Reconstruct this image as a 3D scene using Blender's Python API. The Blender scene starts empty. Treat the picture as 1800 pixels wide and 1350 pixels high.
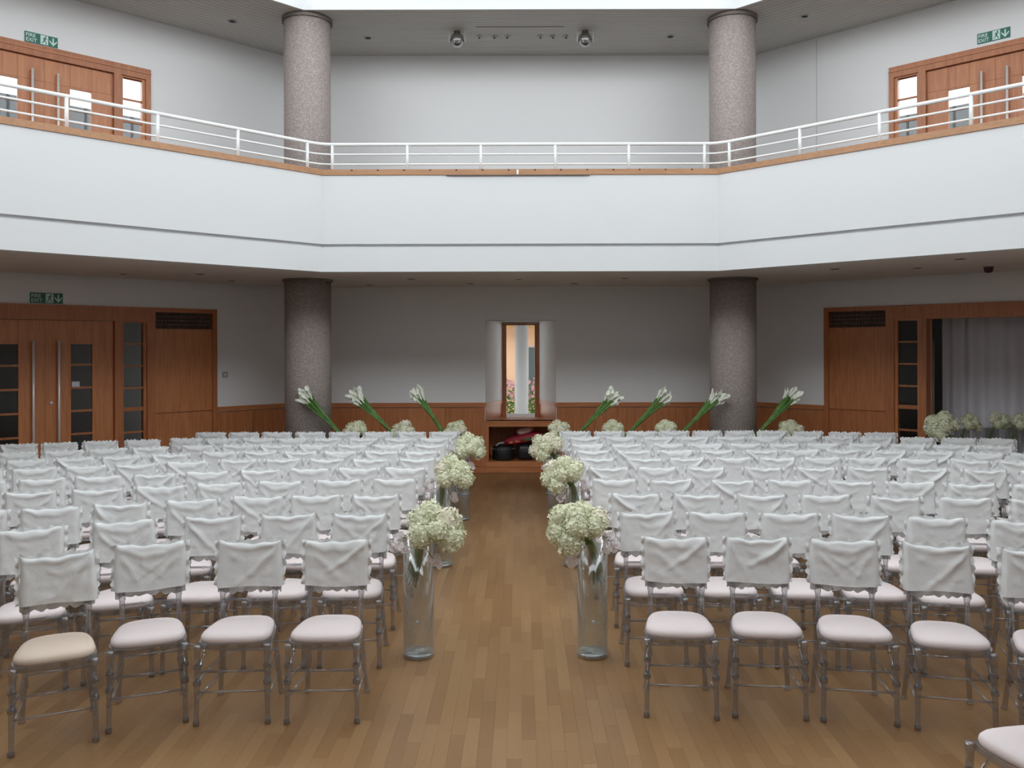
import bpy, math, random
from mathutils import Vector, Matrix, noise

# ------------------------------------------------------------------ camera, sky, exposure
scn = bpy.context.scene
COL = scn.collection
FPX = 1500.0                       # focal length in pixels of the 1800 x 1350 frame
CAMH = 2.06                        # eye height
VPX, VPY = 915.0, 610.0            # vanishing point of the room axis
cam_d = bpy.data.cameras.new('camera'); cam = bpy.data.objects.new('camera', cam_d); COL.objects.link(cam)
cam_d.sensor_fit = 'HORIZONTAL'; cam_d.sensor_width = 36.0; cam_d.lens = FPX / 1800 * 36.0
cam_d.shift_x = -(VPX - 900) / 1800; cam_d.shift_y = -(675 - VPY) / 1800
cam_d.clip_start = 0.05; cam_d.clip_end = 200
cam.matrix_world = Matrix.Translation((0, 0, CAMH)) @ Matrix.Rotation(math.pi / 2, 4, 'X') @ Matrix.Rotation(math.radians(-0.15), 4, 'Z')
scn.camera = cam

world = bpy.data.worlds.new('overcast_sky'); scn.world = world; world.use_nodes = True
bg = world.node_tree.nodes['Background']
bg.inputs['Color'].default_value = (0.90, 0.96, 1.0, 1); bg.inputs['Strength'].default_value = 1.0

# portals only steer sampling of the sky through the eight clerestory windows of the assumed roof lantern
for _k in range(8):
    _a = math.pi / 4 * _k; _n = Vector((math.sin(_a), math.cos(_a), 0)); _d = (0, 0, 1.7, 3.4, 3.4, 3.4, 1.7, 0)[_k]
    _l = bpy.data.lights.new('clerestory_portal', 'AREA'); _l.shape = 'RECTANGLE'; _l.size = 6.1 if _k not in (2, 6) else 2.7; _l.size_y = 2.3; _l.cycles.is_portal = True
    _o = bpy.data.objects.new('clerestory_portal', _l); COL.objects.link(_o)
    _o.matrix_world = Matrix.Translation(Vector((0, 4.71 + _d, 8.2)) + _n * 7.39) @ _n.to_track_quat('Z', 'Y').to_matrix().to_4x4()
scn.view_settings.view_transform = 'Standard'; scn.view_settings.look = 'None'
scn.view_settings.gamma = 1.0; scn.view_settings.use_curve_mapping = False
scn.view_settings.exposure = 2.85
scn.cycles.transparent_max_bounces = 14
scn.cycles.max_bounces = 7
scn.cycles.diffuse_bounces = 4
scn.cycles.glossy_bounces = 3

R = random.Random(7)
S2 = math.sqrt(2)
YC = 4.71                                     # centre of the octagon's far half
DN = 3.4                                      # unseen near half, set that much closer to suit the light
WR, WA = 9.29, 3.85                           # walls: inradius, half side
PR, PA = 6.39, 2.57                           # gallery parapet
UR, UA = 7.34, 3.05                           # roof opening
ZS, ZF, ZU, ZR, ZT = 3.05, 3.45, 6.84, 7.05, 9.35  # soffit, gallery floor, upper ceiling, sill and head of the assumed clerestory

# ------------------------------------------------------------------ materials
def nt(name):
    m = bpy.data.materials.new(name); m.use_nodes = True
    t = m.node_tree; t.nodes.clear()
    o = t.nodes.new('ShaderNodeOutputMaterial')
    return m, t, o
def N(t, typ, **kw):
    n = t.nodes.new(typ)
    for k, v in kw.items():
        if k in ('operation', 'blend_type', 'data_type', 'noise_dimensions', 'feature', 'distance', 'wave_type', 'bands_direction', 'normalize'):
            setattr(n, k, v)
    return n
def ramp(t, stops):
    n = t.nodes.new('ShaderNodeValToRGB'); e = n.color_ramp.elements
    while len(e) < len(stops): e.new(0.5)
    for el, (p, c) in zip(e, stops):
        el.position = p; el.color = (*c, 1)
    return n
def plain(name, col, rough=0.6, metal=0.0, var=0.0, vscale=8.0, bump=0.0, bscale=60.0, spec=0.5):
    m, t, o = nt(name)
    p = N(t, 'ShaderNodeBsdfPrincipled'); t.links.new(p.outputs[0], o.inputs[0])
    p.inputs['Base Color'].default_value = (*col, 1); p.inputs['Roughness'].default_value = rough
    p.inputs['Metallic'].default_value = metal; p.inputs['Specular IOR Level'].default_value = spec
    tc = N(t, 'ShaderNodeTexCoord')
    if var:
        n = N(t, 'ShaderNodeTexNoise'); n.inputs['Scale'].default_value = vscale; n.inputs['Detail'].default_value = 4
        t.links.new(tc.outputs['Object'], n.inputs['Vector'])
        r = ramp(t, [(0.25, tuple(c * (1 - var) for c in col)), (0.75, tuple(min(1, c * (1 + var)) for c in col))])
        t.links.new(n.outputs['Fac'], r.inputs[0]); t.links.new(r.outputs[0], p.inputs['Base Color'])
    if bump:
        n2 = N(t, 'ShaderNodeTexNoise'); n2.inputs['Scale'].default_value = bscale; n2.inputs['Detail'].default_value = 3
        t.links.new(tc.outputs['Object'], n2.inputs['Vector'])
        b = N(t, 'ShaderNodeBump'); b.inputs['Strength'].default_value = bump; b.inputs['Distance'].default_value = 0.01
        t.links.new(n2.outputs['Fac'], b.inputs['Height']); t.links.new(b.outputs[0], p.inputs['Normal'])
    return m
def wood(name, dark, light, sc=(14, 14, 1.2), rough=0.38):
    m, t, o = nt(name)
    p = N(t, 'ShaderNodeBsdfPrincipled'); t.links.new(p.outputs[0], o.inputs[0]); p.inputs['Roughness'].default_value = rough
    tc = N(t, 'ShaderNodeTexCoord'); mp = N(t, 'ShaderNodeMapping'); mp.inputs['Scale'].default_value = sc
    t.links.new(tc.outputs['Object'], mp.inputs[0])
    n = N(t, 'ShaderNodeTexNoise'); n.inputs['Scale'].default_value = 2.0; n.inputs['Detail'].default_value = 6; n.inputs['Distortion'].default_value = 0.6
    t.links.new(mp.outputs[0], n.inputs['Vector'])
    oi = N(t, 'ShaderNodeObjectInfo')
    a = N(t, 'ShaderNodeMath', operation='MULTIPLY_ADD'); a.inputs[1].default_value = 0.22; a.inputs[2].default_value = -0.11
    t.links.new(oi.outputs['Random'], a.inputs[0])
    b = N(t, 'ShaderNodeMath', operation='ADD'); t.links.new(n.outputs['Fac'], b.inputs[0]); t.links.new(a.outputs[0], b.inputs[1])
    r = ramp(t, [(0.3, dark), (0.7, light)]); t.links.new(b.outputs[0], r.inputs[0]); t.links.new(r.outputs[0], p.inputs['Base Color'])
    return m
PW, PL = 0.075, 0.56               # parquet strip width and length
def parquet(name):
    m, t, o = nt(name)
    p = N(t, 'ShaderNodeBsdfPrincipled'); t.links.new(p.outputs[0], o.inputs[0])
    g = N(t, 'ShaderNodeNewGeometry'); s = N(t, 'ShaderNodeSeparateXYZ'); t.links.new(g.outputs['Position'], s.inputs[0])
    def M(op, a, b=None, c=None):
        n = N(t, 'ShaderNodeMath', operation=op)
        for i, x in enumerate((a, b, c)):
            if x is None: continue
            if isinstance(x, (int, float)): n.inputs[i].default_value = x
            else: t.links.new(x, n.inputs[i])
        return n.outputs[0]
    i = M('FLOOR', M('DIVIDE', s.outputs[0], PW))
    off = M('MULTIPLY', M('FRACT', M('MULTIPLY', i, 0.6180339)), PL)
    j = M('FLOOR', M('DIVIDE', M('ADD', s.outputs[1], off), PL))
    cv = N(t, 'ShaderNodeCombineXYZ'); t.links.new(i, cv.inputs[0]); t.links.new(j, cv.inputs[1])
    wn = N(t, 'ShaderNodeTexWhiteNoise'); wn.noise_dimensions = '3D'; t.links.new(cv.outputs[0], wn.inputs['Vector'])
    gv = N(t, 'ShaderNodeCombineXYZ')
    t.links.new(M('MULTIPLY', s.outputs[0], 55.0), gv.inputs[0]); t.links.new(M('MULTIPLY', s.outputs[1], 2.5), gv.inputs[1])
    t.links.new(M('MULTIPLY', wn.outputs['Value'], 40.0), gv.inputs[2])
    gn = N(t, 'ShaderNodeTexNoise'); gn.inputs['Scale'].default_value = 1.0; gn.inputs['Detail'].default_value = 4
    t.links.new(gv.outputs[0], gn.inputs['Vector'])
    f = M('ADD', M('MULTIPLY', wn.outputs['Value'], 0.72), M('MULTIPLY', gn.outputs['Fac'], 0.30))
    r = ramp(t, [(0.05, (0.225, 0.113, 0.040)), (0.5, (0.27, 0.145, 0.056)), (0.85, (0.305, 0.170, 0.070)), (1.0, (0.365, 0.213, 0.096))])
    t.links.new(f, r.inputs[0]); t.links.new(r.outputs[0], p.inputs['Base Color'])
    p.inputs['Roughness'].default_value = 0.33; p.inputs['Specular IOR Level'].default_value = 0.4
    return m
def stone(name):
    m, t, o = nt(name)
    p = N(t, 'ShaderNodeBsdfPrincipled'); t.links.new(p.outputs[0], o.inputs[0]); p.inputs['Roughness'].default_value = 0.75
    tc = N(t, 'ShaderNodeTexCoord')
    v = N(t, 'ShaderNodeTexVoronoi'); v.inputs['Scale'].default_value = 95; t.links.new(tc.outputs['Object'], v.inputs['Vector'])
    s = N(t, 'ShaderNodeSeparateColor'); t.links.new(v.outputs['Color'], s.inputs[0])
    r = ramp(t, [(0.0, (0.285, 0.23, 0.21)), (0.35, (0.345, 0.288, 0.265)), (0.7, (0.40, 0.342, 0.318)), (1.0, (0.49, 0.435, 0.405))])
    t.links.new(s.outputs[0], r.inputs[0]); t.links.new(r.outputs[0], p.inputs['Base Color'])
    b = N(t, 'ShaderNodeBump'); b.inputs['Strength'].default_value = 0.6; b.inputs['Distance'].default_value = 0.008
    t.links.new(v.outputs['Distance'], b.inputs['Height']); t.links.new(b.outputs[0], p.inputs['Normal'])
    return m
def clear(name, tint, body, lo, hi, rough=0.06, spec_share=0.5):
    """see-through acrylic or glass: more reflective towards grazing angles"""
    m, t, o = nt(name)
    lw = N(t, 'ShaderNodeLayerWeight'); lw.inputs['Blend'].default_value = 0.35
    mr = N(t, 'ShaderNodeMapRange'); mr.inputs['To Min'].default_value = lo; mr.inputs['To Max'].default_value = hi
    t.links.new(lw.outputs['Facing'], mr.inputs['Value'])
    tr = N(t, 'ShaderNodeBsdfTransparent'); tr.inputs[0].default_value = (*tint, 1)
    gl = N(t, 'ShaderNodeBsdfGlossy'); gl.inputs['Roughness'].default_value = rough; gl.inputs[0].default_value = (0.95, 0.97, 1, 1)
    df = N(t, 'ShaderNodeBsdfDiffuse'); df.inputs[0].default_value = (*body, 1)
    m1 = N(t, 'ShaderNodeMixShader'); m1.inputs[0].default_value = spec_share
    t.links.new(df.outputs[0], m1.inputs[1]); t.links.new(gl.outputs[0], m1.inputs[2])
    m2 = N(t, 'ShaderNodeMixShader'); t.links.new(mr.outputs[0], m2.inputs[0])
    t.links.new(tr.outputs[0], m2.inputs[1]); t.links.new(m1.outputs[0], m2.inputs[2])
    t.links.new(m2.outputs[0], o.inputs[0])
    return m

MT = {}
MT['wall'] = plain('matt_white_paint', (0.82, 0.81, 0.805), 0.85, bump=0.08, bscale=220)
MT['fascia'] = plain('white_fascia_paint', (0.735, 0.745, 0.75), 0.8)
MT['metalwhite'] = plain('white_enamel', (0.85, 0.86, 0.86), 0.35)
MT['ceil'] = plain('grey_metal_strip', (0.57, 0.55, 0.51), 0.6)
MT['soffit'] = plain('pale_soffit_strip', (0.74, 0.70, 0.64), 0.6)
MT['ceilback'] = plain('dark_ceiling_void', (0.12, 0.115, 0.11), 0.9)
MT['wood'] = wood('cherry_veneer', (0.41, 0.138, 0.050), (0.56, 0.218, 0.082))
MT['woodx'] = wood('cherry_veneer_horizontal', (0.41, 0.138, 0.050), (0.56, 0.218, 0.082), (1.2, 14, 14))
MT['woodtrim'] = wood('cherry_trim', (0.36, 0.118, 0.043), (0.48, 0.175, 0.064))
MT['cap'] = wood('oak_cap', (0.33, 0.155, 0.065), (0.45, 0.225, 0.10), (1.2, 14, 14))
MT['floor'] = parquet('parquet')
MT['stone'] = stone('stone_chip_render')
MT['ring'] = plain('column_collar', (0.16, 0.13, 0.115), 0.7)
MT['acrylic'] = clear('clear_acrylic', (0.80, 0.80, 0.81), (0.30, 0.295, 0.30), 0.18, 0.85, 0.05, 0.55)
MT['acrylicband'] = clear('clear_acrylic_joint', (0.30, 0.30, 0.33), (0.10, 0.10, 0.12), 0.5, 0.9)
MT['glass'] = clear('vase_glass', (0.93, 0.945, 0.94), (0.6, 0.65, 0.65), 0.04, 0.62, 0.03, 0.8)
MT['glassbase'] = clear('vase_thick_glass', (0.80, 0.85, 0.86), (0.6, 0.66, 0.68), 0.35, 0.95, 0.05, 0.75)
MT['pane'] = clear('window_glass', (0.86, 0.88, 0.88), (0.03, 0.03, 0.03), 0.015, 0.10, 0.01, 0.95)
MT['cotton'] = plain('white_cotton', (0.755, 0.755, 0.75), 0.9, bump=0.12, bscale=90, spec=0.2)
MT['ruffle'] = plain('white_cotton_frill', (0.80, 0.805, 0.80), 0.9, spec=0.2)
MT['cushion'] = plain('blush_white_fabric', (0.76, 0.665, 0.655), 0.9, bump=0.1, bscale=400, spec=0.2)
MT['cream'] = plain('cream_fabric', (0.70, 0.575, 0.475), 0.9, bump=0.1, bscale=400, spec=0.2)
MT['steel'] = plain('brushed_steel', (0.82, 0.81, 0.79), 0.3, 0.25)
MT['chrome'] = plain('dull_chrome', (0.45, 0.45, 0.45), 0.2, 1.0)
MT['dark'] = plain('dark_recess', (0.02, 0.02, 0.02), 0.7)
MT['black'] = plain('black_leatherette', (0.012, 0.012, 0.014), 0.5, bump=0.2, bscale=80)
MT['red'] = plain('dark_red_nylon', (0.28, 0.012, 0.028), 0.6, var=0.25, bump=0.3, bscale=20)
MT['pinkish'] = plain('pale_pink_paper', (0.75, 0.52, 0.47), 0.8)
MT['orange'] = plain('orange_card', (0.62, 0.22, 0.07), 0.7)
MT['silver'] = plain('silver_stud', (0.75, 0.76, 0.76), 0.3, 0.8)
MT['green'] = plain('sign_green', (0.020, 0.155, 0.115), 0.5)
MT['signpale'] = plain('sign_pale_green', (0.62, 0.78, 0.70), 0.5)
MT['hydra'] = plain('hydrangea_petals', (0.80, 0.81, 0.60), 0.8, var=0.14, vscale=30, spec=0.2)
MT['hydra2'] = plain('hydrangea_petals_cream', (0.85, 0.81, 0.65), 0.8, var=0.14, vscale=26, spec=0.2)
MT['stem'] = plain('flower_stem_green', (0.15, 0.23, 0.055), 0.55, var=0.35, vscale=30)
MT['stemd'] = plain('calla_stem_green', (0.10, 0.21, 0.045), 0.45, var=0.4, vscale=20)
MT['leaf'] = plain('leaf_green', (0.05, 0.13, 0.03), 0.5, var=0.4, vscale=12)
MT['calla'] = plain('calla_white', (0.84, 0.86, 0.74), 0.6)
MT['orchid'] = plain('orchid_white_pink', (0.90, 0.84, 0.85), 0.7, var=0.06, vscale=20)
MT['orchidc'] = plain('orchid_dark_stem', (0.09, 0.05, 0.05), 0.6)
MT['drape'] = plain('white_drape', (0.72, 0.70, 0.74), 0.9, spec=0.1)
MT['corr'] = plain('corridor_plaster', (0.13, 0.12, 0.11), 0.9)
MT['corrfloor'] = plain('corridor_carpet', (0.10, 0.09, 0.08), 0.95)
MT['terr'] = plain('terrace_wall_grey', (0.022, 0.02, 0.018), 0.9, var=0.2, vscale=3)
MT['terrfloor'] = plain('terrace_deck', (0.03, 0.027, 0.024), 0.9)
MT['peach'] = plain('peach_render', (0.74, 0.45, 0.28), 0.9, var=0.06, vscale=2, bump=0.1)
MT['amber'] = plain('amber_soffit', (0.50, 0.30, 0.10), 0.8)
MT['extwhite'] = plain('exterior_white', (0.42, 0.41, 0.40), 0.8)
MT['extglass'] = plain('exterior_dark_window', (0.09, 0.11, 0.105), 0.2)
MT['ground'] = plain('garden_paving', (0.30, 0.27, 0.23), 0.9, var=0.15)
MT['bush'] = plain('bush_leaves', (0.10, 0.22, 0.035), 0.55, var=0.45, vscale=6)
MT['pinkfl'] = plain('pink_blossom', (0.80, 0.42, 0.48), 0.7)
MT['plate'] = plain('grey_switch_plate', (0.42, 0.41, 0.40), 0.4)
MT['sounder'] = plain('dark_red_plastic', (0.06, 0.01, 0.012), 0.4)
MT['vent'] = plain('vent_metal', (0.17, 0.11, 0.08), 0.5)
MT['sticker'] = plain('white_sticker', (0.66, 0.68, 0.74), 0.6)
MT['blue'] = plain('sticker_blue', (0.12, 0.16, 0.33), 0.6)
MT['rope'] = plain('joint_grey', (0.60, 0.60, 0.61), 0.8)

# ------------------------------------------------------------------ mesh helpers
class MB:
    def __init__(s): s.v, s.f, s.m = [], [], []
    def add(s, vs, fs, mi=0):
        b = len(s.v); s.v += [tuple(p) for p in vs]
        for q in fs: s.f.append(tuple(i + b for i in q)); s.m.append(mi)
        return s
    def box(s, x0, x1, y0, y1, z0, z1, mi=0):
        x0, x1 = sorted((x0, x1)); y0, y1 = sorted((y0, y1)); z0, z1 = sorted((z0, z1))
        return s.add([(x0, y0, z0), (x1, y0, z0), (x1, y1, z0), (x0, y1, z0), (x0, y0, z1), (x1, y0, z1), (x1, y1, z1), (x0, y1, z1)],
                     [(0, 3, 2, 1), (4, 5, 6, 7), (0, 1, 5, 4), (1, 2, 6, 5), (2, 3, 7, 6), (3, 0, 4, 7)], mi)
    def tube(s, pts, rad, n=8, cap=True, mi=0):
        """round bar through the points, one radius per point"""
        P = [Vector(p) for p in pts]
        if isinstance(rad, (int, float)): rad = [rad] * len(P)
        b = len(s.v); ref = None
        for i, p in enumerate(P):
            d = (P[min(i + 1, len(P) - 1)] - P[max(i - 1, 0)]).normalized()
            if ref is None:
                ref = Vector((1, 0, 0)) if abs(d.x) < 0.8 else Vector((0, 1, 0))
            a = (ref - d * ref.dot(d)).normalized(); c = d.cross(a); ref = a
            for k in range(n):
                w = 2 * math.pi * k / n
                s.v.append(tuple(p + a * (rad[i] * math.cos(w)) + c * (rad[i] * math.sin(w))))
        for i in range(len(P) - 1):
            for k in range(n):
                k2 = (k + 1) % n
                s.f.append((b + i * n + k, b + i * n + k2, b + (i + 1) * n + k2, b + (i + 1) * n + k)); s.m.append(mi)
        if cap:
            s.f.append(tuple(b + k for k in reversed(range(n)))); s.m.append(mi)
            s.f.append(tuple(b + (len(P) - 1) * n + k for k in range(n))); s.m.append(mi)
        return s
    def lathe(s, prof, n=24, c=(0, 0, 0), mi=0, cap=True):
        b = len(s.v)
        for r, z in prof:
            for k in range(n):
                w = 2 * math.pi * k / n
                s.v.append((c[0] + r * math.cos(w), c[1] + r * math.sin(w), c[2] + z))
        for i in range(len(prof) - 1):
            for k in range(n):
                k2 = (k + 1) % n
                s.f.append((b + i * n + k, b + i * n + k2, b + (i + 1) * n + k2, b + (i + 1) * n + k)); s.m.append(mi)
        if cap:
            s.f.append(tuple(b + k for k in reversed(range(n)))); s.m.append(mi)
            s.f.append(tuple(b + (len(prof) - 1) * n + k for k in range(n))); s.m.append(mi)
        return s
    def ring(s, base, prof, mi=0):
        """octagonal sweep of a closed profile of (offset outwards, height)"""
        Rb, Ab = base; b = len(s.v); n = len(prof)
        for k in range(8):
            for d, z in prof:
                x, y = oct_pt(Rb + d, Ab + d * 0.41421, k); s.v.append((x, y, z))
        for k in range(8):
            k2 = (k + 1) % 8
            for i in range(n):
                i2 = (i + 1) % n
                s.f.append((b + k * n + i, b + k * n + i2, b + k2 * n + i2, b + k2 * n + i)); s.m.append(mi)
        return s
    def mesh(s, name, mats, smooth=False):
        me = bpy.data.meshes.new(name); me.from_pydata(s.v, [], s.f)
        if not isinstance(mats, (list, tuple)): mats = [mats]
        for m in mats: me.materials.append(MT[m])
        if any(s.m): me.polygons.foreach_set('material_index', s.m)
        if smooth: me.polygons.foreach_set('use_smooth', [True] * len(me.polygons))
        me.update(); return me
    def build(s, name, mats, parent=None, mw=None, smooth=False):
        return ob(name, s.mesh(name, mats, smooth), parent, mw)
def ob(name, me, parent=None, mw=None):
    o = bpy.data.objects.new(name, me); COL.objects.link(o)
    if parent is not None: o.parent = parent
    if mw is not None: o.matrix_local = mw
    return o
def tag(o, label, cat=None, group=None, kind=None):
    if label: o['label'] = label
    if cat: o['category'] = cat
    if group: o['group'] = group
    if kind: o['kind'] = kind
    return o
def thing(name, label, cat, mw=None, group=None, kind=None):
    return tag(ob(name, None, None, mw), label, cat, group, kind)
def oct_pt(Rr, A, k):
    """eight corners, counted from the back wall's right corner round"""
    return [(A, YC + Rr), (Rr, YC + A), (Rr, YC - A + DN), (A, YC - Rr + DN), (-A, YC - Rr + DN), (-Rr, YC - A + DN), (-Rr, YC + A), (-A, YC + Rr)][k]
def side(nx, ny):
    """frame of one octagon side: x to the right seen from the centre, y outwards from the centre, z up"""
    l = math.hypot(nx, ny); nx /= l; ny /= l
    return Matrix(((ny, nx, 0, 0), (-nx, ny, 0, YC), (0, 0, 1, 0), (0, 0, 0, 1)))
BACK, LEFT, RIGHT = side(0, 1), side(-1, 1), side(1, 1)
T = Matrix.Translation
def pix(px, py, d):
    """point on the ray of a pixel at depth d"""
    return Vector(((px - VPX) / FPX * d, d, CAMH - (py - VPY) / FPX * d))
ORD = ['first', 'second', 'third', 'fourth', 'fifth', 'sixth', 'seventh', 'eighth', 'ninth', 'tenth', 'eleventh', 'twelfth', 'thirteenth', 'fourteenth']

# ------------------------------------------------------------------ floor
def slab(Rr, A, z0, z1):
    m = MB(); top = [(*oct_pt(Rr, A, k), z1) for k in range(8)]; bot = [(*oct_pt(Rr, A, k), z0) for k in range(8)]
    return m.add(top + bot, [tuple(reversed(range(8))), tuple(range(8, 16))] + [(k, 8 + k, 8 + (k + 1) % 8, (k + 1) % 8) for k in range(8)])
floor = slab(WR + 0.2, WA + 0.083, -0.12, -0.004).build('floor', 'floor')
tag(floor, 'honey brown strip parquet floor of the hall', 'floor', kind='structure')
GAP = 0.0003
planks = []
for i in range(int(-7.2 / PW), int(7.2 / PW)):
    v = i * 0.6180339; off = (v - math.floor(v)) * PL
    for j in range(int(2.5 / PL), int(14.9 / PL) + 1):
        x0, y0 = i * PW, j * PL - off
        xc, yc = x0 + PW / 2, y0 + PL / 2
        if y0 < 1.0 or y0 + PL > 13.98 or abs(xc) + 0.04 > WA + (14 - (y0 + PL)): continue
        planks.append((x0, y0, xc, yc))
def in_view(p):
    _, _, x, y = p
    return 4.12 < y and abs(x / y) < 0.605
near = sorted([p for p in planks if in_view(p)], key=lambda p: p[3] + (0.25 * abs(p[2] + 0.1) if p[3] > 5.0 else 0))[:300]
nearset = set(near)
pm = MB().box(GAP, PW - GAP, GAP, PL - GAP, -0.004, 0.0).mesh('plank', 'floor')
for p in near:
    ob('plank', pm, floor, T((p[0], p[1], 0)))
m = MB()
for p in planks:
    if p in nearset: continue
    x0, y0 = p[0], p[1]
    m.add([(x0 + GAP, y0 + GAP, 0), (x0 + PW - GAP, y0 + GAP, 0), (x0 + PW - GAP, y0 + PL - GAP, 0), (x0 + GAP, y0 + PL - GAP, 0),
           (x0 + GAP, y0 + GAP, -.004), (x0 + PW - GAP, y0 + GAP, -.004), (x0 + PW - GAP, y0 + PL - GAP, -.004), (x0 + GAP, y0 + PL - GAP, -.004)],
          [(0, 1, 2, 3), (0, 4, 5, 1), (1, 5, 6, 2), (2, 6, 7, 3), (3, 7, 4, 0)])
m.build('far_planks', 'floor', floor)['kind'] = 'stuff'

# ------------------------------------------------------------------ walls
def holed(x0, x1, z0, z1, holes, y0=WR, y1=WR + 0.2):
    xs = sorted({x0, x1, *[h[0] for h in holes], *[h[1] for h in holes]}); zs = sorted({z0, z1, *[h[2] for h in holes], *[h[3] for h in holes]})
    m = MB()
    for a, b in zip(xs, xs[1:]):
        for c, d in zip(zs, zs[1:]):
            xm, zm = (a + b) / 2, (c + d) / 2
            if any(h[0] < xm < h[1] and h[2] < zm < h[3] for h in holes): continue
            m.box(a, b, y0, y1, c, d)
    return m
E = 0.08
def q2x(q, s): return s * (q - 3.848)            # distance from the corner by the back wall -> local x of a diagonal wall (s=-1 left, 1 right)
Q0, QC = 1.19, 3.582                             # lower door set: outer edge and centre
Q1 = 2 * QC - Q0
QU0 = 2.188; QU1 = 2 * QC - QU0
wall_back = holed(-WA - E, WA + E, 0, ZU, [(-0.58, 0.58, 0.85, 2.50), (-0.523, 0.523, 0.18, 0.76)]).build('wall_back', 'wall', mw=BACK)
tag(wall_back, 'white back wall with splayed window niche between the two columns', 'wall', kind='structure')
walls = {}
for s, F, nm in ((-1, LEFT, 'left'), (1, RIGHT, 'right')):
    h = [(*sorted((q2x(Q0, s), q2x(Q1, s))), -1, 2.65), (*sorted((q2x(QU0, s), q2x(QU1, s))), ZF + 0.01, 6.11)]
    w = holed(-WA - E, WA + E, 0, ZU, h).build('wall_' + nm, 'wall', mw=F)
    tag(w, 'white diagonal wall on the %s with doors on two levels' % nm, 'wall', kind='structure'); walls[nm] = w
tag(MB().box(-WA - E + DN, WA + E, WR, WR + .2, 0, ZU).build('wall_side_left', 'wall', mw=side(-1, 0)), 'white side wall left of the seating, out of view', 'wall', kind='structure')
tag(MB().box(-WA - E, WA + E - DN, WR, WR + .2, 0, ZU).build('wall_side_right', 'wall', mw=side(1, 0)), 'white side wall right of the seating, out of view', 'wall', kind='structure')
for nx, nm in ((-1, 'left'), (0, 'middle'), (1, 'right')):
    tag(MB().box(-WA - E, WA + E, WR, WR + .2, 0, ZU).build('wall_front_' + nm, 'wall', mw=T((0, DN, 0)) @ side(nx, -1)), 'white wall behind the viewer, %s part' % nm, 'wall', kind='structure')
# painted-over joint on the upper right wall
u = ((1437 - VPX) / FPX * 14 - WA) / (1 + (1437 - VPX) / FPX)
MB().box(q2x(u * S2, 1) - .006, q2x(u * S2, 1) + .006, WR - .006, WR, ZF, ZU - .02).build('wall_joint', 'rope', walls['right'])

# ------------------------------------------------------------------ ceilings and gallery
cl = MB().ring((PR, PA), [(0.16, ZS + .02), (WR - PR + .2, ZS + .02), (WR - PR + .2, ZS + .10), (0.16, ZS + .10)]).build('ceiling_lower', 'ceilback')
tag(cl, 'grey brown strip soffit under the gallery', 'ceiling', kind='structure')
def strips(r0, r1, base, z, pitch, name, parent, mat='ceil'):
    m = MB(); n = round((r1 - r0) / pitch); pitch = (r1 - r0) / n
    for i in range(n):
        d = r0 - base[0] + i * pitch
        m.ring(base, [(d + .004, z), (d + pitch - .006, z), (d + pitch - .006, z + .018), (d + .004, z + .018)])
    m.build(name, mat, parent)['kind'] = 'stuff'
strips(PR + .16, WR, (PR, PA), ZS, 0.1, 'ceiling_strips', cl, 'soffit')
cu = MB().ring((UR, UA), [(0.02, ZU + .02), (WR - UR + .2, ZU + .02), (WR - UR + .2, ZU + .12), (0.02, ZU + .12)]).build('ceiling_upper', 'ceilback')
tag(cu, 'grey metal strip ceiling above the gallery', 'ceiling', kind='structure')
strips(UR + .03, WR, (UR, UA), ZU, 0.0965, 'ceiling_strips', cu)
MB().box(-.66, .66, 12.725, 12.74, ZU - .006, ZU + .01).build('access_panel_edge', 'vent', cu)
ru = MB().ring((UR, UA), [(0, ZU - .01), (0.03, ZU - .01), (0.03, ZU + .14), (.14, ZU + .14), (.14, ZR), (0, ZR)]).build('wall_rooflight', 'fascia')
tag(ru, 'white upstand round the roof light opening', 'wall', kind='structure')
lt = slab(UR + .6, UA + .25, ZT, ZT + .15).build('ceiling_lantern_assumed', 'fascia')  # unseen solid roof, assumed so that daylight enters only from the sides
tag(lt, 'assumed white lantern roof, unseen above the hall, closing off overhead daylight', 'ceiling', kind='structure')
mu = MB()
for k in range(8):
    a, b = Vector(oct_pt(UR + .05, UA + .02, k)), Vector(oct_pt(UR + .05, UA + .02, (k + 1) % 8))
    for i in range(6):
        p = a.lerp(b, i / 6); mu.box(p.x - .03, p.x + .03, p.y - .03, p.y + .03, ZR, ZT)
mu.build('mullions', 'metalwhite', lt)['kind'] = 'stuff'
gf = MB().ring((PR, PA), [(0.15, ZS + .12), (WR - PR + .2, ZS + .12), (WR - PR + .2, ZF), (0.15, ZF)]).build('floor_gallery', 'corrfloor')
tag(gf, 'gallery floor behind the white parapet', 'floor', kind='structure')
gp = MB().ring((PR, PA), [(0, 4.30), (0, 3.405), (.055, 3.405), (.055, 3.362), (.012, 3.362), (.012, ZS - .005), (.16, ZS - .005), (.16, 4.30)]).build('wall_gallery', 'fascia')
tag(gp, 'smooth white gallery parapet with a shadow groove near its foot', 'parapet', kind='structure')
gc = MB().ring((PR, PA), [(-.018, 4.30), (.20, 4.30), (.20, 4.372), (-.018, 4.372)]).build('trim_1', 'cap')
tag(gc, 'light wooden capping board along the top of the white parapet', 'trim', kind='structure')
MB().box(-.96, .90, PR - .03, PR + .0, 4.288, 4.30).build('dark_strip', 'vent', gc, BACK)
MB().box(-.045, -.02, PR - .04, PR - .018, 4.30, 4.36).build('white_clip', 'metalwhite', gc, BACK)
for k in range(14):
    MB().box(-2.2 + k * .34, -2.175 + k * .34, PR - .0195, PR - .017, 4.353, 4.369).build('bolt_hole', 'dark', gc, BACK)

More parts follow.
